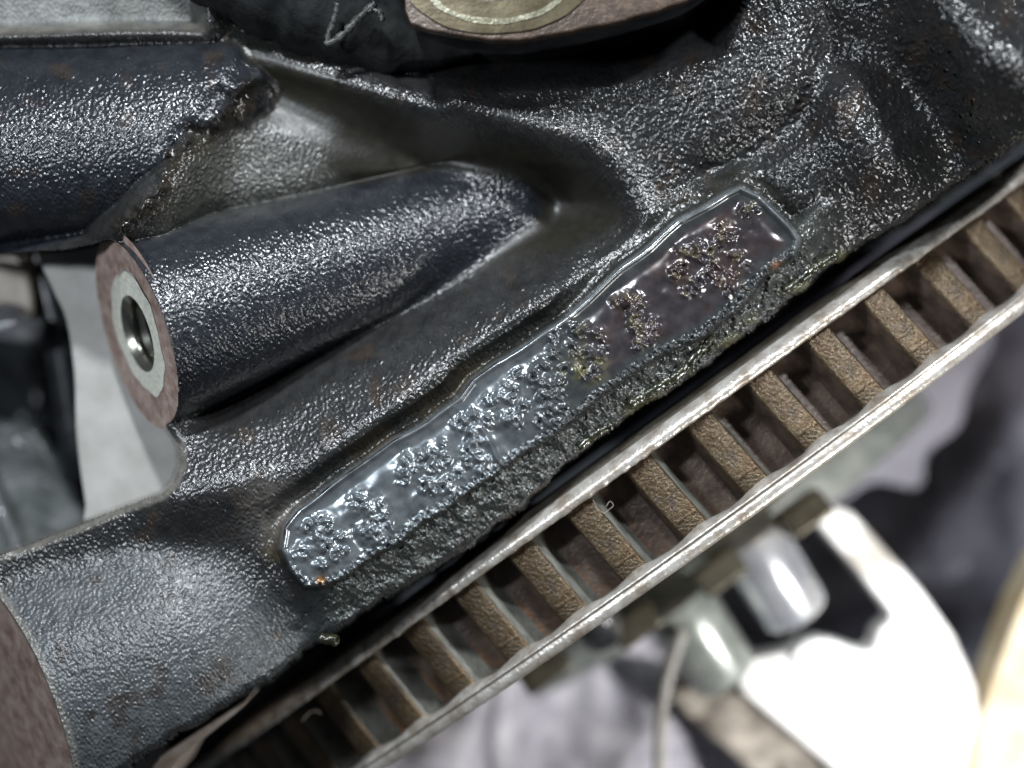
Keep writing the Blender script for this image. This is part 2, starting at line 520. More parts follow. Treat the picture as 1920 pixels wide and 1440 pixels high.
DOTS = [
 # first character
 (568,1035,8),(572,990,6),(583,978,6),(600,974,7),(617,980,6),(617,989,6),(597,1002,7),(608,1020,7),(630,1013,6),(636,1005,6),(625,1043,7),(603,1060,6),(618,1028,5),(638,1035,6),
 # second
 (677,943,9),(693,962,5),(713,948,6),(725,967,6),(702,977,7),(688,998,8),(710,990,6),(707,1007,7),(728,985,5),
 # third
 (763,863,7),(758,883,7),(777,878,7),(758,897,6),(788,856,6),(805,848,7),(814,852,6),(810,880,7),(827,868,7),(830,835,5),(837,860,6),(862,887,6),(800,907,7),(813,917,7),(840,900,6),(847,917,7),(833,915,6),(792,913,6),(822,898,5),
 # fourth
 (862,792,8),(887,775,5),(910,788,8),(923,752,7),(887,807,7),(893,827,7),(880,842,6),(897,855,7),(875,867,6),(910,863,6),(900,882,6),
 # fifth
 (967,703,6),(963,737,6),(965,780,7),(982,765,7),(950,720,5),(950,785,6),(970,792,6),(955,752,5),(940,740,5),
 # sixth
 (1015,687,7),(1007,693,6),(1000,710,7),(1017,717,6),(1042,727,8),(1050,715,6),(1018,743,7),(1038,741,7),(1050,742,6),(1023,756,7),(1047,792,6),(1012,788,6),(1055,767,6),(1030,770,5),
 # seventh
 (1042,633,6),(1040,660,7),(1088,625,7),(1075,617,6),(1098,617,6),(1122,630,6),(1075,655,6),(1107,657,6),(1093,667,7),(1113,700,6),(1128,655,6),(1092,697,7),(1122,677,6),(1060,690,6),
 # eighth
 (1170,563,6),(1157,565,5),(1180,577,7),(1188,557,5),(1200,567,6),(1195,588,8),(1188,598,6),(1188,613,7),(1200,608,6),(1207,627,6),(1227,610,7),(1212,638,7),(1197,645,6),(1225,627,6),
 # ninth and tenth
 (1287,470,7),(1303,477,7),(1310,457,6),(1277,505,7),(1265,512,6),(1333,498,7),(1307,527,8),(1370,515,6),(1368,543,7),(1380,480,7),(1353,445,7),(1363,440,6),(1378,443,7),(1352,428,6),(1397,395,6),(1412,392,6),(1302,545,6),(1335,470,6),(1325,515,6),(1392,540,5),(1350,465,5),
 (1285,500,6),(1345,528,5),(1285,548,5),(1400,500,5)]
warp = band(15, 0.5, 44)
crater = np.zeros(U.shape); rough_loc = np.zeros(U.shape)
for (cx, cy, cr) in DOTS:
    i0 = int((cx - 50 - u1[0]) / STEP); i1 = i0 + 50; j0 = int((cy - 50 - v1[0]) / STEP); j1 = j0 + 50
    uu = U[i0:i1, j0:j1]; vv = V[i0:i1, j0:j1]
    sx = 1 + 0.3 * (random.random() - 0.5)
    d = np.hypot((uu - cx) * sx, (vv - cy) / sx) + warp[i0:i1, j0:j1] * 1.8
    d = np.abs(d)
    crater[i0:i1, j0:j1] += -0.85 * cr * np.exp(-(d / (cr * 0.6)) ** 2) + 0.16 * cr * np.exp(-((d - cr * 1.15) / (cr * 0.42)) ** 2)
    rough_loc[i0:i1, j0:j1] = np.maximum(rough_loc[i0:i1, j0:j1], np.exp(-(d / (cr * 2.2)) ** 2))
stroke = np.zeros(U.shape)
for (ax, ay, ar), (bx, by, br_) in zip(DOTS[:-1], DOTS[1:]):
    if math.hypot(ax-bx, ay-by) > 30: continue
    mx_, my_ = (ax+bx)/2, (ay+by)/2
    i0 = int((mx_ - 40 - u1[0]) / STEP); j0 = int((my_ - 40 - v1[0]) / STEP)
    uu = U[i0:i0+40, j0:j0+40]; vv = V[i0:i0+40, j0:j0+40]
    L2 = (bx-ax)**2 + (by-ay)**2
    t_ = np.clip(((uu-ax)*(bx-ax) + (vv-ay)*(by-ay)) / L2, 0, 1)
    dd = np.hypot(uu-ax-t_*(bx-ax), vv-ay-t_*(by-ay))
    stroke[i0:i0+40, j0:j0+40] = np.maximum(stroke[i0:i0+40, j0:j0+40], np.exp(-(dd/8.5)**2))
crater = np.clip(crater * 0.85, -7, 5) + 4.5 * stroke; raised = np.clip(blur(rough_loc, 5), 0, 1)
lump = band(20, 0.4, 41); lump2 = band(11, 0.4, 42); lumpl = band(40, 0.4, 43)
H += padmask * (crater + rough_loc * (0.5 * lump2 + 2.3 * lump) + 8.0 * raised + 0.8 * lumpl * ss(-sp, 25, 60))
# raised bar of the fourth character and ridges between characters
H += padmask * (8 * ridge([(903, 803), (918, 830), (932, 860)], 6) - 5 * ridge([(660, 990), (664, 1008), (678, 1026)], 6)
                - 5 * ridge([(770, 975), (790, 955)], 8) + 5 * ridge([(1295, 455), (1318, 470), (1345, 492)], 7) + 4 * ridge([(1370, 480), (1392, 476)], 6)
                - 5 * ridge([(930, 810), (960, 840)], 12))

# ---- cast texture, by zone
f7 = band(8, 0.4, 51); f12 = band(13, 0.4, 52); f22 = band(24, 0.5, 53)
smooth_zone = np.clip(ss(-sb, -5, 45) * (1 - ss(-np.abs(sB), -rB.max(), -10) * 0) , 0, 1)
onB = ss(zB - Hw, -10, 30) * (tB > 0)
onC = ss(zC - Hw, -10, 20)
onA = ss(zA - Hw, -60, 20)
oily = smooth_zone * (1 - onB) * (1 - onC)
ledge = ss(-sdf([(300, 400), (360, 260), (460, 230), (600, 290), (640, 350), (520, 385), (300, 430)]), -30, 30)
oily = np.clip(oily - ledge, 0, 1) * ss(-(V - 500 + 0.1 * (U - 600)), -70, 10)
right = ss(U * 0.8 - V * 0.6, 700, 900)
amp = 1.0 * np.ones(U.shape)
amp = amp * (1 - 0.85 * oily)
amp = amp * (1 + 0.9 * ledge)
amp = amp * (1 - 0.985 * padmask)
amp = amp * (1 - 0.45 * topl)
moatm = np.exp(-((sp - 18) / 16) ** 2) * upm
amp = amp * (1 - 0.45 * moatm)
drops = np.clip(band(15, 0.45, 58) - 1.1, 0, 3)
H += amp * (0.50 * f7 * (1 - 0.2 * right) + 0.30 * f12 * (1 + 0.8 * right) + 0.25 * f22 * (1 + 1.0 * right) + 2.4 * drops * right + 0.9 * drops)
# coarse lumpy crust between pad and edge
crust = ss(sp, -4, 14) * ss(-sd_block, -2, 10) * reg_low
H += crust * (1.3 * band(17, 0.4, 61) + 0.35 * band(9, 0.4, 62) + 3.5 * lowpass(16, 63) + 0.35 * f7)
padlow = ss(-lower_edge, -22, -2) * padmask
H += padlow * (2.4 * band(14, 0.4, 64) + 1.0 * f7)
# rolled lip and wall at the outer edges
nolip = 1 - np.clip(ss(-np.hypot((tB - 40) / 60, sB / 200), -1.25, -1.0) + ss(-np.hypot((tA - 60) / 110, sA / 345), -1.2, -1.0), 0, 1)
H = H - nolip * np.where(sd > -10, ((np.maximum(sd + 10, 0)) / 5.0) ** 2.2 * 1.3, 0)
H = np.where(sd > 6, np.minimum(H, -60 - 60 * (sd - 6)), H)

XYZ = at(U, V, H)
# vertex normals of the whole relief so that its parts shade without seams
gx = np.gradient(XYZ, axis=0); gy = np.gradient(XYZ, axis=1)
NRM = -np.cross(gx, gy); NRM /= np.linalg.norm(NRM, axis=-1, keepdims=True) + 1e-12
NRM *= np.sign(NRM[..., 2:3] + 1e-9)

# ---- tints: stains, plus light put into the colour where noted
def mixc(c, col, w):
    return c * (1 - w[..., None]) + np.array(col) * w[..., None]
n_big = lowpass(60, 91); n_mid = lowpass(24, 92); n_sm = lowpass(9, 93)
T = np.zeros(U.shape + (3,)) + np.array((0.022, 0.023, 0.024))
T = mixc(T, (0.016, 0.019, 0.025), np.clip(onB + onC, 0, 1) * 0.8)
T = mixc(T, (0.075, 0.085, 0.092), onA * 0.9 * (1 - right))
T = mixc(T, (0.038, 0.027, 0.020), ss(n_mid, 0.8, 2.2) * 0.6 * (1 - onB))
T = mixc(T, (0.013, 0.012, 0.007), oily * 0.9)
T = mixc(T, (0.075, 0.05, 0.02), moatm * ss(n_big, -1.2, 0.6) * ss(-U, -950, -850) * 0.7)
T = mixc(T, (0.034, 0.036, 0.026), moatm * 0.4)
T = mixc(T, (0.16, 0.17, 0.165), topl * 0.9)
T = mixc(T, (0.05, 0.05, 0.045), topl * (0.55 * ss(n_big, -0.5, 1.5) + 0.5 * ss(U, 150, 400)))
T = mixc(T, (0.10, 0.075, 0.05), topl * ss(V, 38, 62) * 0.6)
T = mixc(T, (0.09, 0.095, 0.085), ledge * 0.6)  # light falling on the ledge put into its tint
T = mixc(T, (0.20, 0.195, 0.175), ss(sd_cut, -14, -2) * ss(V, 800, 840) * 0.6)
T = mixc(T, (0.16, 0.15, 0.14), ss(-np.hypot(U - 510, V - 960), -95, -20) * 0.45)
T = mixc(T, (0.018, 0.014, 0.008), np.clip(ridge([(470, 170), (440, 215), (395, 262), (340, 300), (300, 380), (235, 425)], 24), 0, 1) * 0.8)
# pad paint, with reflected light and rim highlight put into the tint
T = mixc(T, (0.045, 0.051, 0.055), padcol * 0.97)
T = mixc(T, (0.17, 0.195, 0.215), padcol * ss(-U, -1080, -900) * 0.9)  # reflection on the pad's left part painted as a paler tint
pur = padmask * ss(U, 1060, 1170) * ss(-sp, 18, 34)
T = mixc(T, (0.045, 0.038, 0.044), pur * 0.85)
T = mixc(T, (0.050, 0.035, 0.034), pur * ss(n_mid, -0.2, 1.4) * 0.75)
gold = padmask * rough_loc * ss(U, 1040, 1100) * ss(n_sm, 0.0, 1.0)
T = mixc(T, (0.13, 0.11, 0.05), gold * 0.45)
T = mixc(T, (0.16, 0.145, 0.06), padmask * np.exp(-((U - 1100) / 40) ** 2 - ((V - 695) / 22) ** 2) * ss(n_sm, -0.3, 0.8) * 0.5)
T = mixc(T, (0.45, 0.22, 0.07), np.exp(-np.hypot(U - 602, V - 1087) ** 2 / 60) * 1.0)
T = mixc(T, (0.30, 0.13, 0.06), padmask * np.exp(-np.hypot(U - 1458, V - 502) ** 2 / 90))
T = mixc(T, (0.062, 0.070, 0.066), crust * 0.7)
T = mixc(T, (0.09, 0.09, 0.045), ridge([(1180, 770), (1250, 728), (1345, 655), (1500, 538), (1575, 480)], 13) * ss(n_mid, -0.6, 0.5) * 0.8)
rim_glint = upm * np.exp(-((sp + 3) / 4.5) ** 2) * (0.35 + 0.65 * ss(n_mid, -1.2, 0.8))
T = mixc(T, (0.42, 0.47, 0.50), rim_glint * 0.85)  # highlight along the rolled rim painted as a pale line
G = np.zeros(U.shape + (3,))
G[..., 0] = 0.27 - 0.04 * np.clip(onB + onC, 0, 1) - 0.05 * right + 0.08 * onA + 0.16 * oily - 0.03 * padmask + 0.22 * topl - 0.03 * crust + 0.05 * n_sm * 0.4
G[..., 0] = np.clip(G[..., 0] - 0.3 * bead, 0.07, 0.8)
G[..., 1] = np.clip(0.9 * amp + 0.25 * crust + 0.03 * padmask, 0.02, 1)
G[..., 2] = np.clip(0.0 + 0.30 * padmask + 0.25 * padmask * ss(-U, -1080, -900) + 0.5 * rim_glint, 0, 1)

# ---- split into parts
block = thing('engine_block', (0, 0, -600), 'dark oily cast iron engine block with three round bosses and a stamped number pad', 'engine block')
lab = np.zeros(U.shape, int)
lab[(onB > 0.5) & (tB < 800) & (np.abs(sB) < rB)] = 1
lab[(onA > 0.6) & (tA < 470) & (U < 500) & (sA > -rA)] = 2
lab[(onC > 0.5) & (endC2 < 20) & (topl < 0.5)] = 3
lab[in_pad] = 4
lab[topl > 0.5] = 5
domain = sd < 16
idx = np.arange(NI * NJ).reshape(NI, NJ)
q = np.stack([idx[:-1, :-1], idx[:-1, 1:], idx[1:, 1:], idx[1:, :-1]], -1).reshape(-1, 4)
dq = domain.ravel()[q].all(1)
lq = lab[:-1, :-1].ravel()
boss_objs = {}
for L, nm, lb in [(0, 'casting_wall', None), (1, 'boss', 'long tapering boss with the threaded hole'), (2, 'boss', 'wide speckled boss at the lower left'),
                  (3, 'boss', 'dark boss at the upper left ending in a wet jagged edge'), (4, 'number_pad', None), (5, 'upper_ledge', None)]:
    f = q[dq & (lq == L)]
    if len(f) == 0: continue
    used, inv = np.unique(f.ravel(), return_inverse=True)
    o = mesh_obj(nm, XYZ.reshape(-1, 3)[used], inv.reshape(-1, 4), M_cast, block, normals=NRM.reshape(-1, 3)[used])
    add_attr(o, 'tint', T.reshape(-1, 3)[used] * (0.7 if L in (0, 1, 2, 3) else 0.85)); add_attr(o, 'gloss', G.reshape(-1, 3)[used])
    if lb: o['label'] = lb
    boss_objs[L] = o

# ---- end faces of the bosses
def disc_ring(name, c3, m1, m2, nrm, r_in, r_out, mat, parent, n=120, rings=6, lift=0.0, wob=1.2, dome=0.0):
    """ring between radius functions of angle, lying in the plane of m1, m2"""
    th = np.linspace(0, 2*np.pi, n, endpoint=False)
    ri = r_in(th); ro = r_out(th)
    vs = []
    for k in range(rings + 1):
        r = ri + (ro - ri) * k / rings
        vs.append(c3 + r[:, None]*np.cos(th)[:, None]*m1 + r[:, None]*np.sin(th)[:, None]*m2 + (lift + (random.random()-.5)*0)*nrm)
    v = np.array(vs)
    f = grid_faces(rings + 1, n)
    last = np.stack([np.arange(rings)*n + n-1, np.arange(1, rings+1)*n + n-1, np.arange(1, rings+1)*n, np.arange(rings)*n], -1)
    f = np.vstack([f, last])
    return mesh_obj(name, v.reshape(-1, 3), f, mat, parent)
def frame(tilt):
    # image-plane major axis, disc minor axis and outward normal (y up)
    m1 = np.array([0.32, -0.947, 0.0]); h = np.array([0.947, 0.32, 0.0])
    m2 = tilt * h + math.sqrt(1 - tilt**2) * np.array([0, 0, 1.0])
    nrm = -math.sqrt(1 - tilt**2) * h + tilt * np.array([0, 0, 1.0])
    return m1, m2, nrm
def face_frame(c, R, mn, z):
    c3 = np.array(P(c[0], c[1], z))
    k = (D - z) / D
    a1 = np.array(P(c[0] + R*MAJ[0], c[1] + R*MAJ[1], z)) - c3
    L = np.linalg.norm(a1); a1 /= L
    best = None
    for dz in np.linspace(0, 400, 401):
        w = np.array(P(c[0] + mn*MIN[0], c[1] + mn*MIN[1], z + dz)) - c3
        e = abs(np.linalg.norm(w) - L)
        if best is None or e < best[0]: best = (e, w)
    a2 = best[1]; a2 = a2 - a1*a2.dot(a1); a2 /= np.linalg.norm(a2)
    n_ = np.cross(a1, a2); n_ *= np.sign(n_[2])
    return c3, a1, a2, n_, k
cB, m1, m2, nb, kB = face_frame(ell_c, RB, 65, -120)
wv = lambda th, s, a: a * (np.sin(3*th + s) + 0.6*np.sin(7*th + 2*s) + 0.4*np.sin(13*th + 3*s))
bB = boss_objs[1]
disc_ring('rusty_face', cB, m1, m2, nb, lambda t: 118*kB + wv(t, 1.0, 4.5), lambda t: (RB + 3)*kB + wv(t, 0.4, 0.7), M_rustface, bB, n=180)
disc_ring('machined_seat', cB + 4*m1*kB - 0*m2, m1, m2, nb, lambda t: 74*kB + 0*t, lambda t: 117*kB + wv(t, 1.0, 4.5), M_machined, bB, n=180, lift=1.0)
# threaded hole: turned profile going into the boss
prof_r = [74.5, 64, 60]; prof_d = [0, 12, 22]
d = 22
while d < 330:
    prof_r += [67, 67, 55, 55]; prof_d += [d + 7, d + 9, d + 18, d + 20]; d += 21
th = np.linspace(0, 2*np.pi, 96, endpoint=False)
vs = []
for r, dd in zip(prof_r, prof_d):
    vs.append((cB + 4*m1) + r*kB*(np.cos(th)[:, None]*m1 + np.sin(th)[:, None]*m2) - (dd - 1.2)*nb + 0*th[:, None])
f = grid_faces(len(prof_r), 96)
k = len(prof_r) - 1
f = np.vstack([f, np.stack([np.arange(k)*96+95, np.arange(1, k+1)*96+95, np.arange(1, k+1)*96, np.arange(k)*96], -1)])
o = mesh_obj('threaded_hole', np.array(vs).reshape(-1, 3), f[:, ::-1], M_bore, bB)
# broad lower-left boss face
cA, m1a, m2a, na, kA = face_frame((5, 1370), 330, 115, -320)
disc_ring('rusty_face', cA, m1a, m2a, na, lambda t: 1 + 0*t, lambda t: 334*kA + wv(t, 0.2, 1.6), M_rustface, boss_objs[2], n=240, rings=14)

# ---- brown plate at the top with its round seat
plate_pts = smooth_closed([(752, -260), (756, -60), (762, 30), (790, 52), (860, 66), (960, 76), (1050, 62), (1150, 42), (1250, 14), (1340, -26), (1440, -120), (1460, -260)], 5)
o = extrude_poly('mounting_face', [(a + random.uniform(-1.5, 1.5), b + random.uniform(-1.5, 1.5)) for a, b in plate_pts], 62, 90, M_tan, block, bev=4)
extrude_poly('mounting_stem', [(930 + (a - 930)*0.97, -60 + (b + 60)*0.84) for a, b in plate_pts], -420, 60, M_black, block, bev=3)
seat_c = np.array(P(930, -32, 94))
disc_ring('round_seat', seat_c, np.array([1., 0, 0]), np.array([0, 0.55, 0.0]), np.array([0, 0, 1.]), lambda t: 60 + 0*t, lambda t: 165 + wv(t, 1.5, 2), M_gold, block, n=140, rings=5)
disc_ring('round_seat', seat_c + np.array([0, 0, -2.0]), np.array([1., 0, 0]), np.array([0, 0.55, 0.0]), np.array([0, 0, 1.]), lambda t: 0.5 + 0*t, lambda t: 62 + 0*t, M_tan, block, n=60, rings=3)

disc_ring('seat_ring', seat_c + np.array([0, 0, 1.6]), np.array([1., 0, 0]), np.array([0, 0.55, 0.0]), np.array([0, 0, 1.]), lambda t: 118 + wv(t, 2.5, 1.5), lambda t: 134 + wv(t, 0.5, 2), simple('worn_brass_ring', (0.12, 0.115, 0.075), (0.22, 0.21, 0.16), lam=30, rough=0.35, metal=0.4), block, n=140, rings=2)
# ---- grey end plate seen in the cut-out
endp = smooth_closed([(60, 380), (66, 468), (95, 540), (122, 600), (137, 700), (140, 800), (148, 880), (158, 950), (165, 1060), (420, 1100), (520, 800), (480, 500), (300, 380)], 4)
extrude_poly('end_plate', endp, -520, -330, M_gasket, block, bev=8)

# ---- bright machined rib under the lower-left boss
rib = [P(302, 1440, -150), P(345, 1402, -150), P(400, 1362, -152), P(448, 1325, -154), P(470, 1304, -156), P(462, 1316, -150), P(440, 1345, -150), P(392, 1388, -150), P(345, 1425, -150), P(300, 1470, -150)]
extrude_poly('machined_rib', [(255, 1480), (300, 1418), (350, 1384), (400, 1352), (446, 1322), (462, 1314), (455, 1326), (425, 1350), (380, 1386), (335, 1424), (300, 1490)], -520, -240, simple('warm_machined_edge', (0.45, 0.36, 0.30), (0.75, 0.68, 0.62), lam=40, rough=0.4, metal=0.2, bdist=1.0), block, bev=3)

# ---- sealant squeezed out along the edge
def blob_tube(name, pts, r, mat, parent, rn=0.25, z=-22):
    path = smooth_open([(a, b) for a, b, *_ in pts], 7)
    zz = z + 3 * np.sin(np.arange(len(path)) * 0.7)
    p3 = at(path[:, 0], path[:, 1], zz)
    n = len(p3); rr = r * (0.8 + 0.3 * np.sin(np.arange(n) * 0.9) ** 2 + 0.25 * rng.random(n))
    rr[0] *= 0.3; rr[-1] *= 0.3
    return tube(name, p3, rr, mat, parent, nseg=12, rad_noise=rn)
blob_tube('sealant_bead', [(1178, 760), (1208, 742), (1240, 722), (1275, 700), (1300, 672), (1322, 646), (1340, 628)], 9, M_seal, block, 0.15, z=-40)
blob_tube('sealant_bead', [(1470, 548), (1496, 528), (1520, 508), (1548, 490), (1572, 478)], 9, M_seal, block, 0.3, z=-46)
blob_tube('sealant_bead', [(1085, 842), (1105, 822), (1130, 806), (1150, 796)], 8, M_seal, block, 0.2, z=-50)
blob_tube('sealant_bead', [(602, 1196), (612, 1198), (622, 1199), (630, 1202)], 9, M_seal, block, 0.1, z=-60)

# ------------------------------------------------------------------ toothed pulley
RF, RT, RG = 1817.0, 1790.0, 1732.0
NT = 78
e2 = np.array([math.cos(0.6271), math.sin(0.6271), 0.0143]); e2 /= np.linalg.norm(e2)
a = np.array([math.sin(0.6271), -math.cos(0.6271), 0.0946]); a -= a.dot(e2)*e2; a /= np.linalg.norm(a)
e1 = np.cross(a, e2); e1 *= np.sign(e1[2]); e1 /= np.linalg.norm(e1)
crest = np.array(P(1260.5, 1439 - .733*(1260.5-392) - 10, -40))
CC = crest - RF * e1
def ringp(th, r, s):
    th = np.asarray(th, float)[..., None]
    return CC + s[..., None]*a + r[..., None]*(np.cos(th)*e1 + np.sin(th)*e2)
pulley = thing('toothed_pulley', CC, 'rust-stained toothed steel pulley between two bright flanges beside the engine block', 'pulley')
TH0, TH1 = -1.25, 1.25
def lathe(name, prof, mat, n=900, th0=-math.pi, th1=math.pi, edge_noise=None, face_mat=None, fun=None):
    th = np.linspace(th0, th1, n)
    rows = []
    for k, (r, s) in enumerate(prof):
        rr = np.full(n, float(r)); s2 = np.full(n, float(s))
        if fun is not None:
            rr, s2 = fun(k, th, rr, s2)
        rows.append(ringp(th, rr, s2))
    v = np.array(rows)
    f = grid_faces(len(prof), n)
    fm = None
    if face_mat is not None:
        fm = np.repeat(np.array(face_mat), n - 1)
    return mesh_obj(name, v.reshape(-1, 3), f, mat, pulley, face_mat=fm)
def jit(amp, lam, n, seed):
    r = np.random.default_rng(seed).standard_normal(n)
    k = np.exp(-np.arange(-4*lam, 4*lam+1)**2 / (2*lam*lam)); k /= np.sqrt((k**2).sum())
    return np.convolve(r, k, 'same') * amp
NL = 2600
j1 = jit(0.7, 1.2, NL, 1); j2 = jit(0.5, 1.0, NL, 2); j3 = jit(0.4, 6, NL, 3)
burr = np.maximum(jit(1.6, 1.2, NL, 4), 0)
def f1(k, th, r, s):
    if k in (5, 6, 7): r = r + j2 + j3
    if k == 7: s = s + burr + j1
    if k == 8: s = s + burr * 0.6
    return r, s
lathe('flange', [(250, -30), (RF-170, -30), (RF-60, -24), (RF-22, -10), (RF-9, -2), (RF-3, 6), (RF, 11), (RF-2, 19), (RF-8, 23), (RG-30, 24)], [M_flange, M_flangeface], n=NL, fun=f1, face_mat=[1, 1, 1, 0, 0, 0, 0, 0, 1])
def f2(k, th, r, s):
    w = np.cos(NT * th)
    if k in (1, 2): s = s + 4.0 * w - 1.0 + j1 * 0.5
    if k == 2: r = r + j2 * 0.8
    if k in (3, 4, 5): r = r + j3 * 0.6
    return r, s
W2 = 190
lathe('flange', [(RG-30, W2+6), (RT-4, W2+4), (RF-24, W2+2), (RF-6, W2+10), (RF, W2+14), (RF-5, W2+18), (RF-1, W2+21), (RF-1, W2+36), (RF-9, W2+42), (RF-40, W2+44), (300, W2+44)], [M_flange, M_flangeface], n=NL, fun=f2,
      face_mat=[1, 1, 0, 0, 1, 0, 0, 0, 1, 1])
# groove floor with rust attribute
nfl = 4700; ns = 14
thf = np.linspace(-math.pi, math.pi, nfl)
ph0 = -0.6046 - 0.014 + 7*2*math.pi/NT
ph = ((thf - ph0) * NT / (2*math.pi)) % 1.0        # 0 at tooth centre
sv = np.linspace(20, W2 + 8, ns)
TT, SS = np.meshgrid(thf, sv, indexing='ij')
PH = ph[:, None] + 0*SS
dishr = RG - 8*np.exp(-((PH - 0.5) / 0.18)**2)
FV = ringp(TT, dishr, SS)
fo = mesh_obj('pulley_rim', FV.reshape(-1, 3), grid_faces(nfl, ns)[:, ::-1], M_floor, pulley)
rust = np.clip(0.1 - TT * 1.8, 0.02, 1) * (np.exp(-((PH - 0.33)/0.09)**2) * np.clip((SS - 90) / 70, 0, 1) + 0.25 * np.clip((SS - 150) / 40, 0, 1))
add_attr(fo, 'rust', rust.ravel())
# one tooth, copied round the rim
M_shade_flank = simple('shaded_brown_flank', (0.030, 0.020, 0.015), (0.075, 0.052, 0.040), lam=40, rough=0.5, metal=0.2, bdist=1.2, blam=10)  # shaded copy of the flank steel, shade put into the brown colour
e2sign = 1
def tooth_mesh():
    hw, fw = 27.0, 34.0
    prof = [(-fw-8, RG-6), (-fw-2, RG+6), (-fw, RG+14), (-hw-3, RT-6), (-hw+2, RT), (0, RT+1), (hw-2, RT), (hw+3, RT-6), (fw, RG+14), (fw+2, RG+6), (fw+8, RG-6)]
    m = len(prof); ks = np.linspace(22, W2 + 5, 16)
    v = []
    for s in ks:
        end = max(0.0, (s - (W2 - 12)) / 17)
        for t, r in prof:
            v.append((t * (1 + 0.05*end) + 0.085*(s - 30), r, s))
    v = np.array(v)
    # local frame: x along e2, y radial, z along axis
    w = CC + v[:, 2:3]*a + v[:, 1:2]*e1 + v[:, 0:1]*e2
    f = []
    mi = []
    for i in range(len(ks)-1):
        for k in range(m-1):
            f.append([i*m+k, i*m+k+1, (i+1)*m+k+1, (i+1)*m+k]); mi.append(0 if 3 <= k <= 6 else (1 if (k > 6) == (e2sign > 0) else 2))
    return w, f, mi
tw, tf, tmi = tooth_mesh()
t0 = mesh_obj('tooth', tw, tf, [M_tooth, M_flank, M_shade_flank], pulley, face_mat=tmi)
md = t0.modifiers.new('bevel', 'BEVEL'); md.width = 1.2*S; md.segments = 2; md.limit_method = 'ANGLE'; md.angle_limit = 0.6
axis = Vector(a)
# rotation direction so that +theta moves towards e2
sgn = 1.0 if np.dot(np.cross(a, e1), e2) > 0 else -1.0
first = True
for k in range(-9, 13):
    o = t0 if first else t0.copy()
    if not first: C.objects.link(o); o.parent = pulley
    first = False
    ang = (ph0 + k * 2*math.pi/NT) * sgn
    o.matrix_local = Matrix.Rotation(ang, 4, axis)
# dark slab added to give the gap between block and pulley its shade
def prism(name, base, zt, zb, mat, parent):
    v = [(x, y, zt) for x, y in base] + [(x, y, zb) for x, y in base]
    f = [[0, 1, 2, 3], [7, 6, 5, 4]] + [[(i+1) % 4, i, 4+i, 4+(i+1) % 4] for i in range(4)]
    return mesh_obj(name, v, f, mat, parent, smooth=False)
def on_plane(t, z, s):
    q0 = CC + s*a + t*e2
    k = (z - q0[2]) / e1[2]
    return q0 + k*e1
b0 = on_plane(-1500, -620, -45); b1 = on_plane(1500, -620, -45); off = np.array([-0.585, 0.81]) * 420
prism('gap_shade_slab', [b0[:2], b1[:2], b1[:2] + off, b0[:2] + off][::-1], -620, -900, M_black, block)
# castellated collar beyond the second flange
RC = 900.0
lathe('collar', [(200, 250), (RC-90, 250), (RC-90, 420), (200, 420)], M_spacer, n=300)
def tab(px, py, w=62, depth=70, z=-800):
    c = np.array(P(px, py, z)); v = []
    for ds in (-34, 40):
        for dt in (-w, w):
            for dr in (-depth*2, 0):
                v.append(c + ds*a + dt*e2 + dr*e1)
    f = [[0, 1, 3, 2], [4, 6, 7, 5], [0, 4, 5, 1], [2, 3, 7, 6], [1, 5, 7, 3], [0, 2, 6, 4]]
    o = mesh_obj('collar_tab', v, f, M_tab, pulley, smooth=False); bevel(o, 9, 3)
    return o
M_tab = simple('brownish_steel', (0.045, 0.038, 0.024), (0.13, 0.12, 0.09), lam=90, rough=0.35, metal=0.6, bdist=1.0, blam=20)
for px, py in [(1015, 1255), (1190, 1172), (1350, 1072), (1512, 962)]:
    tab(px, py)

# ------------------------------------------------------------------ loose lint on the pulley
def squiggle(n, x, y, z, r, seed):
    rr = np.random.default_rng(seed)
    p = [(x, y)]; ang = rr.random()*6
    for _ in range(n):
        ang += rr.normal(0, 1.1); p.append((p[-1][0] + r*math.cos(ang), p[-1][1] + r*math.sin(ang)))
    s = smooth_open(p, 5)
    return at(s[:, 0], s[:, 1], z + 4*np.sin(np.arange(len(s))*0.5))
def lint(pts3, rad, label, mat=M_lint):
    o = tube('lint_fibre', pts3, rad, mat, None, nseg=6, origin=tuple(pts3[0]))
    tag(o, label, 'lint')
p = smooth_open([(1112, 938), (1120, 952), (1132, 962), (1142, 955), (1150, 948), (1144, 940), (1136, 950)], 5)
lint(at(p[:, 0], p[:, 1], -58 + 0*p[:, 0]), 0.6, 'curled pale fibre caught on the pulley flange above the rusty grooves')
p = smooth_open([(566, 1352), (578, 1338), (592, 1332), (600, 1338)], 5)
lint(at(p[:, 0], p[:, 1], -330 + 0*p[:, 0]), 1.7, 'pink hooked fibre in a groove at the lower left of the pulley')

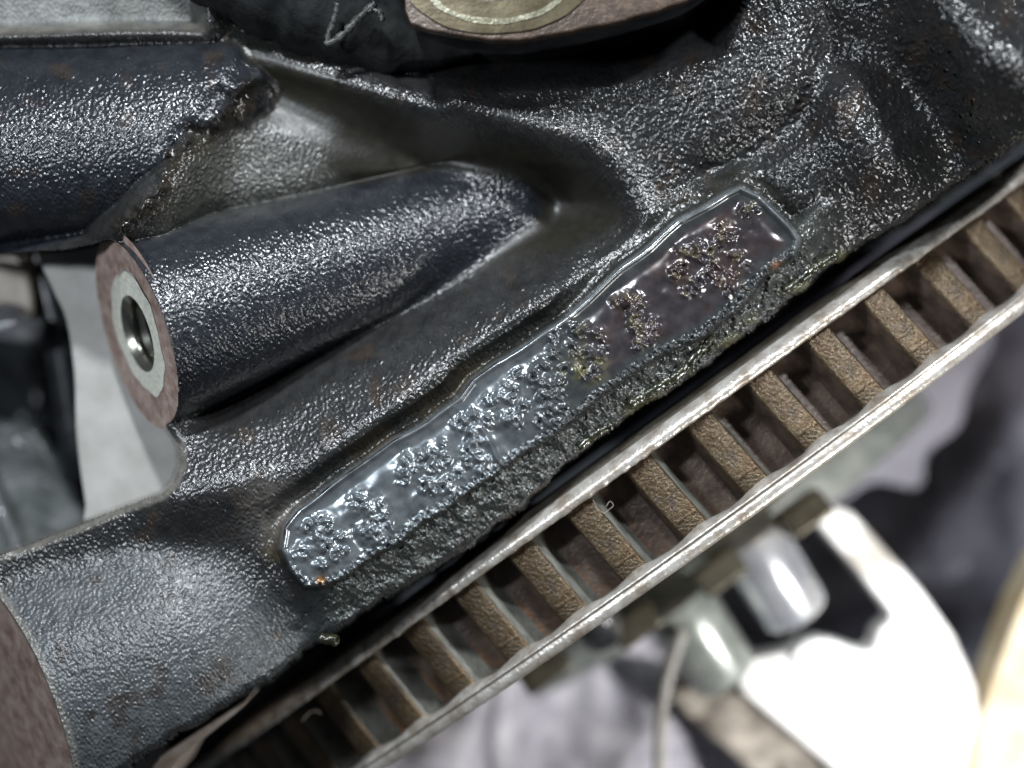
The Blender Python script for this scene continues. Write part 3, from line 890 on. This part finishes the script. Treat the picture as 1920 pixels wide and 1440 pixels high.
# ------------------------------------------------------------------ hose at the top edge
hose = thing('rubber_hose', P(560, -10, -40), 'black rubber hose with grey scuffs lying on the block beside the brown plate', 'hose')
hp = smooth_open([(330, -170), (450, -70), (560, -10), (660, 40), (760, 76), (900, 84)], 8)
hz = np.linspace(-100, -150, len(hp))
hr = np.interp(np.arange(len(hp)), [0, 20, 30, 40], [118, 104, 78, 24]) * (1 + 0.04*np.sin(np.arange(len(hp))*1.1) + 0.03*np.sin(np.arange(len(hp))*2.3))
tube('hose_wall', at(hp[:, 0], hp[:, 1], hz), hr, M_rubber, hose, nseg=40, rad_noise=0.02)
for pts, rad in [([(632, 5), (628, 30), (618, 58), (612, 84)], 4.5), ([(612, 84), (640, 68), (664, 42), (690, 18), (704, 6)], 5.5), ([(690, 18), (712, 22), (716, 40)], 4.5)]:
    s_ = smooth_open(pts, 6)
    tube('scuffed_fold', at(s_[:, 0], s_[:, 1], 2 + 0*s_[:, 0] - 0.35*(s_[:, 1]-10)), rad*1.25, M_scuff, hose, nseg=8, rad_noise=0.9)

# ------------------------------------------------------------------ things beyond the pulley
def cyl_between(name, p0, p1, r0, r1, mat, parent=None, n=48, origin=None, prof=None):
    p0 = np.array(p0); p1 = np.array(p1)
    ts = [0, 0.02, 0.5, 0.93, 0.98, 1.0]; rs = [r0*0.97, r0, (r0+r1)/2, r1, r1*0.95, r1*0.86]
    path = np.array([p0 + (p1-p0)*t for t in ts])
    return tube(name, path, rs, mat, parent, nseg=n, origin=origin)
s1 = thing('spacer_sleeve', P(1350, 1260, -760), 'greenish grey turned steel sleeve below the pulley, left of the other sleeve', 'sleeve')
cyl_between('sleeve_body', P(1262, 1120, -1000), P(1362, 1268, -1040), 98, 92, M_spacer, s1)
s2 = thing('spacer_sleeve', P(1500, 1150, -560), 'bright silver steel sleeve with blue glints beside the white bracket opening', 'sleeve')
cyl_between('sleeve_body', P(1400, 1000, -960), P(1492, 1150, -1000), 92, 92, M_silver, s2)
br = thing('aluminium_bracket', P(1650, 1300, -900), 'white aluminium bracket with an angular dark opening below the pulley', 'bracket')
arm = [(1528, 975), (1560, 948), (1600, 962), (1660, 1030), (1730, 1110), (1790, 1195), (1830, 1290), (1850, 1400), (1852, 1640), (1700, 1640), (1560, 1440), (1395, 1300),
       (1378, 1262), (1410, 1236), (1480, 1222), (1500, 1208), (1535, 1200), (1580, 1208), (1622, 1224), (1640, 1215), (1648, 1182), (1668, 1168), (1672, 1150), (1600, 1060)]
extrude_poly('bracket_body', arm, -1220, -1120, M_alu, br, bev=12)
extrude_poly('bracket_side', [(1256, 1300), (1300, 1290), (1395, 1302), (1560, 1442), (1700, 1640), (1560, 1640), (1400, 1440), (1290, 1345)], -1450, -1180, M_alushade, br, bev=12)
extrude_poly('boss_pad', smooth_closed([(1492, 1222), (1540, 1198), (1600, 1222), (1622, 1262), (1596, 1300), (1550, 1280), (1500, 1262)], 4), -1160, -1090, M_alu, br, bev=8)

def sheet(name, u0, u1_, v0, v1_, z, amp, mat, lams, seed, label, cat, step=14, depth_fn=None):
    uu = np.arange(u0, u1_ + 1, step); vv = np.arange(v0, v1_ + 1, step)
    A, B = np.meshgrid(uu, vv, indexing='ij')
    r = np.random.default_rng(seed); Z = np.zeros(A.shape) + z
    for lam, am in lams:
        for _ in range(5):
            th = r.random()*math.pi; p = r.random()*6.28; l = lam*(0.7+0.6*r.random())
            w = (A*math.cos(th) + B*math.sin(th))/l*2*math.pi + p + 1.5*np.sin((A*math.sin(th)-B*math.cos(th))/l/1.7*2*math.pi + p*2)
            Z += am*amp*(1 - np.abs(np.sin(w/2)))**1.3
    if depth_fn is not None: Z += depth_fn(A, B)
    v = at(A, B, Z)
    o = mesh_obj(name, v.reshape(-1, 3), grid_faces(*A.shape)[:, ::-1], mat, None, origin=tuple(v[0, 0]))
    return tag(o, label, cat)
sheet('plastic_sheet', 1150, 2300, 400, 1800, -2500, 1.0, M_sheet, [(620, 130), (260, 45)], 12, 'crumpled dark grey plastic sheet behind the pulley on the right', 'sheet')
M_lav = simple('lavender_cotton', (0.22, 0.215, 0.26), (0.34, 0.33, 0.39), lam=200, rough=0.9, bdist=3.0, blam=30)
cl = extrude_poly('lavender_cloth', smooth_closed([(1380, 620), (1600, 520), (1790, 500), (1850, 560), (1862, 640), (1818, 730), (1800, 800), (1740, 850), (1726, 915), (1640, 905), (1560, 950), (1470, 930), (1400, 800)], 6), -1640, -1600, M_lav, None, bev=14, origin=P(1600, 760, -1640))
tag(cl, 'pale lavender cloth lying on the dark plastic sheet right of the pulley', 'cloth')
sheet('white_rag', 560, 1330, 1120, 1800, -1500, 1.0, M_rag, [(420, 45), (150, 10)], 5, 'soft white rag below the pulley at the bottom of the picture', 'rag')
o = extrude_poly('wooden_board', [(1960, 1040), (1915, 1130), (1875, 1240), (1835, 1360), (1800, 1500), (1790, 1700), (2300, 1700), (2300, 1040)], -1250, -1100, M_wood, None, bev=10, origin=P(2000, 1300, -1250))
tag(o, 'pale wooden board in the lower right corner behind the bracket', 'board')
p = smooth_open([(1238, 1700), (1236, 1440), (1240, 1340), (1252, 1270), (1280, 1180)], 8)
pp = at(p[:, 0], p[:, 1], -900 + 0*p[:, 0])
o = tube('cable', pp, 16, M_gasket, None, origin=tuple(pp[0]))
tag(o, 'thin pale cable standing up beside the bracket on the white rag', 'cable')
o = tube('black_pipe', np.array([P(1100, 1100, -800), P(1120, 1160, -800), P(1132, 1200, -820)]), [60, 60, 50], M_black, None, nseg=30, origin=P(1100, 1100, -800))
tag(o, 'short dark pipe end poking out under the pulley flange above the rag', 'pipe')

# ------------------------------------------------------------------ blurred parts seen in the cut-out on the left
o = extrude_poly('side_panel', [(-200, 420), (40, 440), (52, 500), (62, 560), (66, 625), (40, 640), (-200, 640)], -800, -620, M_brass, None, bev=10, origin=P(0, 550, -800))
tag(o, 'brown metal panel at the left edge beyond the grey plate', 'panel')
v = []; lump_th = np.linspace(0, 2*math.pi, 40, endpoint=False); lump_ph = np.linspace(0.02, math.pi-0.02, 24)
c0 = np.array(P(10, 612, -600))
for q_ in lump_ph:
    for t_ in lump_th:
        rr = 1 + 0.12*math.sin(3*t_+q_*2)*math.sin(q_) + 0.08*math.sin(5*t_)*math.sin(q_)
        v.append(c0 + np.array([95*rr*math.sin(q_)*math.cos(t_), 48*rr*math.sin(q_)*math.sin(t_), 60*rr*math.cos(q_)]))
f = grid_faces(24, 40); kk = 23
f = np.vstack([f, np.stack([np.arange(kk)*40+39, np.arange(1, kk+1)*40+39, np.arange(1, kk+1)*40, np.arange(kk)*40], -1)])
o = mesh_obj('clamp', np.array(v), f, M_chrome, None, origin=tuple(c0)); tag(o, 'shiny wet metal lump against the brown panel at the left edge', 'clamp')
o = extrude_poly('lower_cover', [(-300, 770), (60, 790), (110, 860), (150, 960), (180, 1100), (-300, 1200)], -900, -760, simple('greenish_grey_cover', (0.07, 0.08, 0.075), (0.17, 0.18, 0.18), lam=120, rough=0.25, bdist=6, blam=50), None, bev=25, origin=P(0, 1000, -900))
tag(o, 'glossy greenish grey cover seen left of the grey plate, above the wide boss', 'cover')
o = tube('black_rail', np.array([P(-60, 470, -700), P(70, 470, -700), P(110, 620, -720), P(140, 800, -740), P(150, 900, -740)]), 40, M_black, None, nseg=24, origin=P(0, 470, -700))
tag(o, 'curved black rail between the brown panel and the grey plate', 'rail')
o = tube('thin_rod', np.array([P(-40, 870, -700), P(0, 950, -700), P(34, 1030, -700), P(60, 1100, -700)]), 9, M_chrome, None, nseg=12, origin=P(0, 950, -700))
tag(o, 'thin pale rod leaning across the lower left cover', 'rod')
sheet('dark_recess', -900, 700, 200, 1500, -1500, 1.0, M_black, [(500, 80), (220, 30)], 3, 'dark oily engine bay wall far behind the block at the left', 'engine bay wall')
